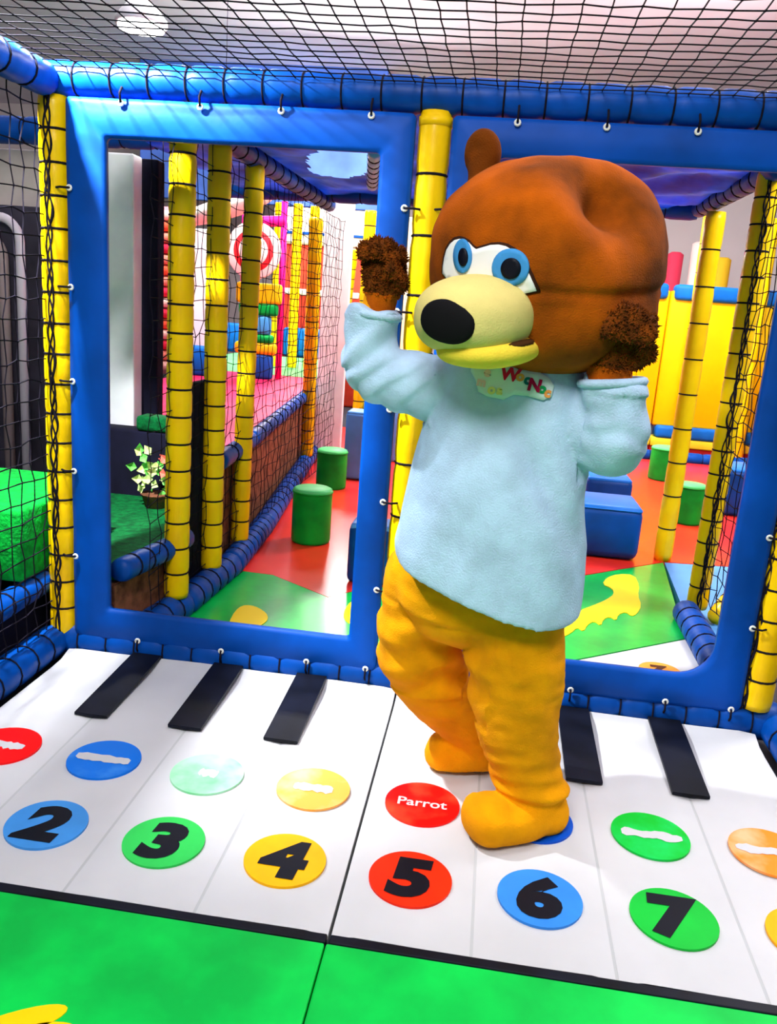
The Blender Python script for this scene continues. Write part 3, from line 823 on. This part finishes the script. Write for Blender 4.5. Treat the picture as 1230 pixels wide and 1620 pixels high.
# far leg (image left)
limb(body, *densify([(4.36, 2.25, 1.95), (4.33, 2.3, 1.3), (4.46, 2.36, .95), (4.70, 2.44, .62), (4.92, 2.5, .36), (4.97, 2.52, .16)], [.42, .40, .35, .27, .215, .19]))
# near leg (image right)
limb(body, *densify([(5.12, 1.92, 1.95), (5.19, 1.82, 1.4), (5.24, 1.76, .95), (5.36, 1.74, .55), (5.46, 1.72, .3)], [.42, .425, .36, .305, .275]))
# feet
for c, d, L, w in (((5.33, 1.58, .15), Vector((-.86, -.5, 0)), .52, .27), ((4.83, 2.5, .15), Vector((-.97, -.22, 0)), .38, .2)):
    d = d.normalized(); s_ = Vector((-d.y, d.x, 0)); c = Vector(c)
    body.ell(c + d * .08, (L * .82, w, .18), (d, s_, Vector((0, 0, 1))), e=2.4)
    body.ell(c + d * L * .55 + Vector((0, 0, .02)), (L * .42, w * 1.0, .19), (d, s_, Vector((0, 0, 1))), e=2.3)
    body.ell(c - d * L * .5, (L * .42, w * .85, .2), (d, s_, Vector((0, 0, 1))), e=2.2)
# trunk, arms, neck
body.ell((4.82, 2.05, 1.95), (.74, .56, .5)); limb(body, *densify([(4.84, 2.05, 2.0), (4.86, 2.03, 2.8), (4.92, 2.0, 3.5), (5.04, 2.0, 4.2)], [.52, .48, .42, .32]))
limb(body, *densify([(4.5, 2.02, 3.62), (3.76, 1.95, 3.80), (3.74, 1.92, 4.08), (3.79, 1.9, 4.42)], [.15, .13, .12, .125]))
limb(body, *densify([(5.4, 1.95, 3.6), (5.72, 1.6, 3.36), (5.68, 1.58, 3.7), (5.62, 1.6, 4.0)], [.15, .13, .13, .15]))
# head
body.ell(hx(0, 0, 0), (.86, .92, .77), (Rt, F, U), 48, 30, e=2.35)
body.ell(hx(.10, -.34, .02), (.74, .84, .50), (Rt, F, U), 40, 24, e=2.3)
bm = remesh(body, .026, 5)
for v in bm.verts:
    p = v.co
    if p.z > 3.95 and (p - H).length < 1.4 and not (p.x < 4.1 and p.z < 4.6):
        d = p - hx(.70, .50, .30); q = (d.dot(Rt) / .42) ** 2 + (d.dot(F) / .40) ** 2 + (d.dot(U) / .4) ** 2
        n_ = (p - H).normalized()
        p = p - n_ * .34 * math.exp(-q * 1.8)
        p = p + n_ * (.02 * noise.noise(p * 2.1) + .010 * noise.noise(p * 6))
        # seam crease running across the cheek
        s_ = (p - H).dot(U) + .10 + .12 * (p - H).dot(Rt)
        if (p - H).dot(Rt) > .3: p = p - n_ * .022 * math.exp(-(s_ / .035) ** 2)
    elif p.z < 2.4:
        ax = Vector((5.24, 1.8, p.z)) if p.x > 4.95 - (.2 if p.z > .8 else -.0) else Vector((4.45, 2.3, p.z))
        n_ = Vector((p.x - ax.x, p.y - ax.y, 0))
        n_ = n_.normalized() if n_.length > 1e-4 else Vector((1, 0, 0))
        a_ = math.atan2(n_.y, n_.x)
        f = .022 * noise.noise(Vector((p.x * 2.2, p.y * 2.2, p.z * 5.5 + a_))) + .012 * noise.noise(Vector((p.x * 5, p.y * 5, p.z * 12)))
        near = p.x > 4.98
        if near and .32 < p.z < .95: f += (.012 + .014 * noise.noise(Vector((a_, p.z * 2, 4)))) * math.sin(p.z * 40 + 2.6 * math.sin(a_ * 1.5)) * (1 - abs(p.z - .55) / .4 if abs(p.z - .55) < .4 else 0)
        if not near and .9 < p.z < 1.8: f += .024 * math.sin(p.z * 17 + 1.8 * math.sin(a_ * 2 + .6))
        if near: f += .03 * math.exp(-((p.z - .40) / .035) ** 2) - .02 * math.exp(-((p.z - .32) / .03) ** 2)
        if p.z < .26: f *= .3
        p = p + n_ * f
    p.z = max(p.z, .046 if p.y > 2.25 else .026)
    v.co = p
bm.normal_update()
for f in bm.faces:
    c = f.calc_center_median()
    hd = (c - H).length < 1.35 and c.z > 3.9 and not (c.x < 4.1 and c.z < 4.62 and (c - Vector((3.79, 1.9, 4.2))).length < .35)
    f.material_index = 1 if hd else 0
HEAD_BVH = BVHTree.FromBMesh(bm)
child('body', bm, [TAN_PLUSH, BROWN_PLUSH], person)

# jumper: lofted trunk with sleeves
jb = MB()
RG = [(1.80, 4.06, 5.66, .76), (2.1, 4.05, 5.66, .74), (2.5, 4.09, 5.66, .70), (2.9, 4.15, 5.62, .65), (3.3, 4.22, 5.58, .58), (3.65, 4.28, 5.54, .52), (3.9, 4.36, 5.46, .47), (4.1, 4.5, 5.42, .43), (4.22, 4.6, 5.36, .38)]
vs = []; fs = []; n = 56
for z, xl, xr, ry in RG:
    for k in range(n):
        a = 2 * math.pi * k / n; ca, sa = math.cos(a), math.sin(a)
        x = (xl + xr) / 2 + (xr - xl) / 2 * math.copysign(abs(ca) ** .85, ca); y = 1.98 + ry * math.copysign(abs(sa) ** .85, sa)
        zz = z
        if z < 2.6:   # slanting hem: high on the far left, low on the right
            w_ = (2.6 - z) / .8; zz = z + w_ * (.38 * max(0, (5.3 - x) / 1.2) ** 1.1 + .12)
        vs.append((x, y, zz))
for j in range(len(RG) - 1):
    for k in range(n):
        k2 = (k + 1) % n; fs.append((j * n + k, j * n + k2, (j + 1) * n + k2, (j + 1) * n + k))
fs.append(tuple(range(n - 1, -1, -1))); fs.append(tuple((len(RG) - 1) * n + k for k in range(n)))
jb._add(vs, fs)
SL = [(4.50, 2.0, 3.66), (4.1, 1.97, 3.72), (3.78, 1.94, 3.80), (3.72, 1.92, 4.02), (3.76, 1.9, 4.24)]
limb(jb, *densify(SL, [.29, .265, .235, .215, .20]))
SR = [(5.36, 1.9, 3.66), (5.55, 1.75, 3.5), (5.72, 1.60, 3.42), (5.70, 1.57, 3.65), (5.64, 1.58, 3.82)]
limb(jb, *densify(SR, [.30, .28, .25, .245, .24]))
bm = remesh(jb, .022, 7)


def chop(bm, p, d):      # flat cuff end
    d = Vector(d).normalized()
    for v in bm.verts:
        q = v.co - Vector(p); h = q.dot(d)
        if h > 0 and (q - d * h).length < .30 and h < .5 and not 4.2 < v.co.x < 5.44: v.co = v.co - d * h * .92


chop(bm, (3.77, 1.9, 4.27), (.12, -.05, 1)); chop(bm, (5.63, 1.58, 3.90), (-.12, .03, 1))
for v in bm.verts:
    p = v.co; f = 0
    if p.x < 4.28 and p.z > 3.4:
        a_ = math.atan2(p.y - 1.95, p.z - 3.8); f = .020 * math.sin((p.x * .9 - p.z * .8) * 26 + 1.5 * math.sin(a_ * 2)) * .7 + .02 * noise.noise(p * 5)
        if abs(p.z - 4.24) < .05: f += .02
        n_ = (p - Vector((3.8, 1.94, 3.9))).normalized()
    elif p.x > 5.46 and p.y < 1.86 and p.z > 3.1:
        f = .006 * math.sin(p.z * 30 + 5 * noise.noise(p * 3)) + .035 * noise.noise(p * 4.5); n_ = Vector((p.x - 5.68, p.y - 1.6, 0)).normalized()
        if abs(p.z - 3.87) < .06: f += .018
    else:
        n_ = Vector(((p.x - 4.87) * .7, p.y - 1.98, 0)); n_ = n_.normalized() if n_.length > 1e-3 else Vector((0, -1, 0))
        w_ = min(1, max(0, (p.z - 1.9) / .8)) * .6 + .4
        f = w_ * (.05 * noise.noise(Vector((p.x * 1.9 - p.z * .7, p.y * 1.5, p.z * 1.2))) + .02 * noise.noise(Vector((p.x * 4.5, p.y * 3, p.z * 2))))
        # folds dropping from the near armpit
        q = (p.x - 5.28) + (p.z - 3.0) * .55
        f -= .07 * math.exp(-(q / .12) ** 2) * math.exp(-((p.z - 3.0) / .45) ** 2)
    v.co = p + n_ * f
bm.normal_update()
JB = BVHTree.FromBMesh(bm)
jumper = child('jumper', bm, JUMP, person, 'pale blue fleece jumper with a coloured badge')
for ce, d, r_ in (((3.765, 1.9, 4.25), (.12, -.05, 1), .19), ((5.635, 1.58, 3.885), (-.12, .03, 1), .235)):
    q = Vector(d).to_track_quat('Z', 'Y').to_matrix(); b = MB(); b.torus((0, 0, 0), r_ - .005, .035, 'z', 24, 8)
    for v in b.bm.verts: v.co = q @ v.co + Vector(ce)
    child('cuff', b, JUMP, jumper)


def project(bvh, P0, ax, up, d, a, b, lift):
    o = P0 + ax * a + up * b
    h = bvh.ray_cast(o - d * -1.6, -d)
    return (h[0] + d * lift) if h[0] else o


def patch(poly, bvh, P0, ax, up, d, lift, thick=.012, cuts=3):
    """flat shape pressed on to a curved surface"""
    t_ = bmesh.new(); t_.faces.new([t_.verts.new((a, b, 0)) for a, b in poly])
    bmesh.ops.triangulate(t_, faces=t_.faces[:])
    for _ in range(cuts): bmesh.ops.subdivide_edges(t_, edges=[e for e in t_.edges if e.calc_length() > .05], cuts=1)
    bmesh.ops.triangulate(t_, faces=t_.faces[:])
    for v in t_.verts: v.co = project(bvh, P0, ax, up, d, v.co.x, v.co.y, lift)
    t_.normal_update()
    for f in t_.faces:
        if f.normal.dot(d) < 0: f.normal_flip()
        f.smooth = True
    r_ = bmesh.ops.extrude_face_region(t_, geom=t_.faces[:])
    for v in [g for g in r_['geom'] if isinstance(g, bmesh.types.BMVert)]: v.co += d * thick
    return t_


def ring(c, rx, ry, n=28, rot=0):
    return [(c[0] + rx * math.cos(2 * math.pi * i / n) * math.cos(rot) - ry * math.sin(2 * math.pi * i / n) * math.sin(rot), c[1] + rx * math.cos(2 * math.pi * i / n) * math.sin(rot) + ry * math.sin(2 * math.pi * i / n) * math.cos(rot)) for i in range(n)]


# face
EYE = [(-.362, -.056), (-.355, .0), (-.341, .05), (-.315, .11), (-.275, .155), (-.235, .18), (-.19, .188), (-.14, .18), (-.1, .165), (-.06, .135), (-.03, .12), (.02, .132), (.09, .15), (.15, .153), (.205, .143), (.265, .115), (.311, .075), (.355, .015), (.389, -.05), (.41, -.1), (.419, -.15), (.34, -.17), (.2, -.17), (0, -.17), (-.2, -.15), (-.3, -.1)]
face = [('eye_outline', [(a * 1.05 - .002, b * 1.07 + .006) for a, b in EYE], mat('dark_felt', (50, 26, 14), .9), .004),
        ('eye_patch', EYE, mat('white_felt', (240, 240, 238), .8), .012),
        ('iris', ring((-.145, .072), .086, .118, 28, .1), mat('iris_blue', (62, 142, 205), .6), .026), ('iris', ring((.255, .004), .133, .125), MATS['iris_blue'], .026),
        ('pupil', ring((-.128, .066), .042, .062, 24, .1), INK, .038), ('pupil', ring((.268, -.002), .068, .07), INK, .038)]
for nm, poly, m, lift in face:
    child(nm, patch(poly, HEAD_BVH, H, Rt, U, F, lift), m, person)
# muzzle
mz = MB(); mz.ell(hx(.0, -.33, .95), (.41, .46, .285), (Rt, F, U), 36, 22, e=2.25); mz.ell(hx(-.01, -.335, 1.12), (.33, .30, .245), (Rt, F, U), 36, 22)
bm = remesh(mz, .022, 6)
for v in bm.verts:
    w_ = (v.co - hx(0, -.33, .95)); a, b, d = w_.dot(Rt), w_.dot(U), w_.dot(F)
    if b < -.02: v.co += U * (.07 * max(0, 1 - ((abs(a) - .30) / .16) ** 2)) * min(1, max(0, (d + .2) / .3)) * -.2
child('muzzle', bm, CREAM, person)
jw = MB(); jw.ell(hx(.09, -.56, .90), (.335, .42, .13), (Rt, F, U), 36, 20, e=2.3)
child('lower_jaw', remesh(jw, .022, 4), JAWY, person)
child('mouth', remesh(MB().ell(hx(.08, -.505, .90), (.345, .36, .05), (Rt, F, U), 30, 14), .02, 2), mat('mouth_brown', (70, 40, 14), .9), person)
nb = MB(); nA = (F * .95 + Rt * .20 + U * .06).normalized(); nR = nA.cross(U).normalized() * -1; nU = nA.cross(nR).normalized()
nR, nU = nR * .985 - nU * .17, nU * .985 + nR * .17
nb.ell(hx(.06, -.335, 1.36), (.205, .055, .145), (nR, nA, nU), 32, 18, e=2.2)
child('nose', nb, mat('black_plush', (10, 9, 12), .8, sheen=.05), person)
# ear
eb = MB(); Ea = H + Vector((-.575, .06, .0))
E0 = Vector((4.52, 2.12, 5.20)); E1 = Vector((4.49, 2.12, 5.52))
eb.ell(E1, (.165, .11, .19), (Rt, F, U)); eb.tube([E0, (E0 + E1) / 2, E1], [.135, .115, .13], 18); eb.ell(E0, (.15, .13, .14))
bm = remesh(eb, .02, 5)
for v in bm.verts:
    d = v.co - (E1 + F * .13); v.co -= F * .035 * math.exp(-(d.length / .1) ** 2)
child('ear', bm, BROWN_PLUSH, person)

# paws: palm, four fingers and a thumb in dark fur


def paw(wr, up, fr, sc, label, curl):
    wr, up, fr = Vector(wr), Vector(up).normalized(), Vector(fr).normalized()
    fr = (fr - up * fr.dot(up)).normalized(); sd = up.cross(fr)
    P = lambda a, b, c: wr + (sd * a + up * b + fr * c) * sc
    m_ = MB()
    limb(m_, [P(0, -.10, 0), P(0, .02, 0), P(0, .12, .0)], [.125 * sc, .14 * sc, .15 * sc])
    m_.ell(P(0, .21, .0), (.185 * sc, .19 * sc, .14 * sc), (sd, up, fr))
    for i, (a, l) in enumerate(((-.135, .10), (-.048, .15), (.042, .14), (.128, .09))):
        r_ = .068 * sc
        pts = [P(a * .8, .26, .02), P(a, .30 + l * .45, .03 + .03 * curl), P(a * 1.02, .30 + l * (1 - .35 * curl), .08 + .09 * curl), P(a, .29 + l * (.95 - .95 * curl), .11 + .11 * curl)]
        limb(m_, *densify(pts, [r_, r_ * 1.05, r_ * .98, r_ * .85], 3), n=12)
    limb(m_, *densify([P(.12, .10, .05), P(.19, .17, .11), P(.13, .26, .19)], [.066 * sc, .064 * sc, .055 * sc], 3), n=12)
    bm_ = remesh(m_, .017, 2)
    bm_.normal_update()
    for v in bm_.verts:
        v.co += v.normal * (.008 * noise.noise(v.co * 11) + .004 * noise.noise(v.co * 31))
    rr_ = random.Random(5); fl = list(bm_.faces); tufts = []
    for _ in range(2600):       # short shaggy fur
        f_ = rr_.choice(fl); c_ = f_.calc_center_median(); n_ = f_.normal
        if (c_ - wr).dot(up) < .03: continue
        d_ = (n_ + Vector((rr_.uniform(-.7, .7), rr_.uniform(-.7, .7), rr_.uniform(-.5, .9)))).normalized()
        t1 = n_.orthogonal().normalized() * .009; t2 = n_.cross(t1).normalized() * .009
        tufts.append((c_ + t1, c_ - t1 * .5 + t2, c_ - t1 * .5 - t2, c_ + d_ * rr_.uniform(.018, .036)))
    for q_ in tufts:
        w_ = [bm_.verts.new(x_) for x_ in q_]
        for ix in ((0, 1, 3), (1, 2, 3), (2, 0, 3)): bm_.faces.new([w_[i_] for i_ in ix])
    for f_ in bm_.faces: f_.material_index = 1 if (f_.calc_center_median() - wr).dot(up) < .05 else 0
    child('paw', bm_, [PAW_PLUSH, BROWN_PLUSH], person, label)


paw((3.80, 1.89, 4.36), (.05, -.05, 1), (-.2, -1, 0), .95, 'dark furry paw of the far arm', .35)
paw((5.59, 1.57, 3.96), (.10, -.12, 1), (.1, -1, 0), 1.12, 'dark furry paw of the near arm', 1.0)

# badge on the jumper
BF = Vector((-.22, -.97, .05)).normalized(); BR = Vector((-BF.y, BF.x, 0)).normalized(); BU = BF.cross(BR)
B0 = Vector((4.91, 1.45, 3.83)); tilt = -.10
ct, st = math.cos(tilt), math.sin(tilt)
bx = lambda a, b: (a * ct - b * st, a * st + b * ct)
shape = [bx(a, b) for a, b in ((-.36, .02), (-.36, .10), (-.10, .12), (.0, .10), (.14, .11), (.22, .08), (.27, .03), (.27, -.05), (.22, -.09), (.10, -.08), (.0, -.09), (-.06, -.14), (-.18, -.14), (-.26, -.12), (-.30, -.04))]
badge = child('badge', patch(shape, JB, B0, BR, BU, BF, .012, .01, 3), mat('badge_white', (214, 232, 232), .7), jumper, 'white badge with coloured letters')
cols = {'r': (214, 20, 60), 'o': (230, 150, 70), 't': (0, 110, 110), 'm': (176, 10, 66), 'g': (0, 150, 84), 'p': (236, 190, 190), 'y': (236, 226, 140)}
for ch, a, b, s_, c in (('W', -.055, .055, .13, 'r'), ('o', .02, .045, .10, 'o'), ('c', .075, .03, .10, 't'), ('N', .135, .01, .125, 'm'), ('o', .195, -.012, .10, 'g'), ('c', .24, -.035, .10, 'o'),
                        ('e', -.22, .03, .10, 'p'), ('m', -.25, -.05, .09, 'p'), ('o', -.16, -.09, .10, 'y'), ('a', -.10, -.085, .09, 'y')):
    tb = text_bm(ch, s_, .006)
    for v in tb.verts:
        q = bx(a + v.co.x, b + v.co.y); v.co = project(JB, B0, BR, BU, BF, q[0], q[1], .032)
    child('letter', tb, mat('letter_' + c, cols[c], .7), jumper)
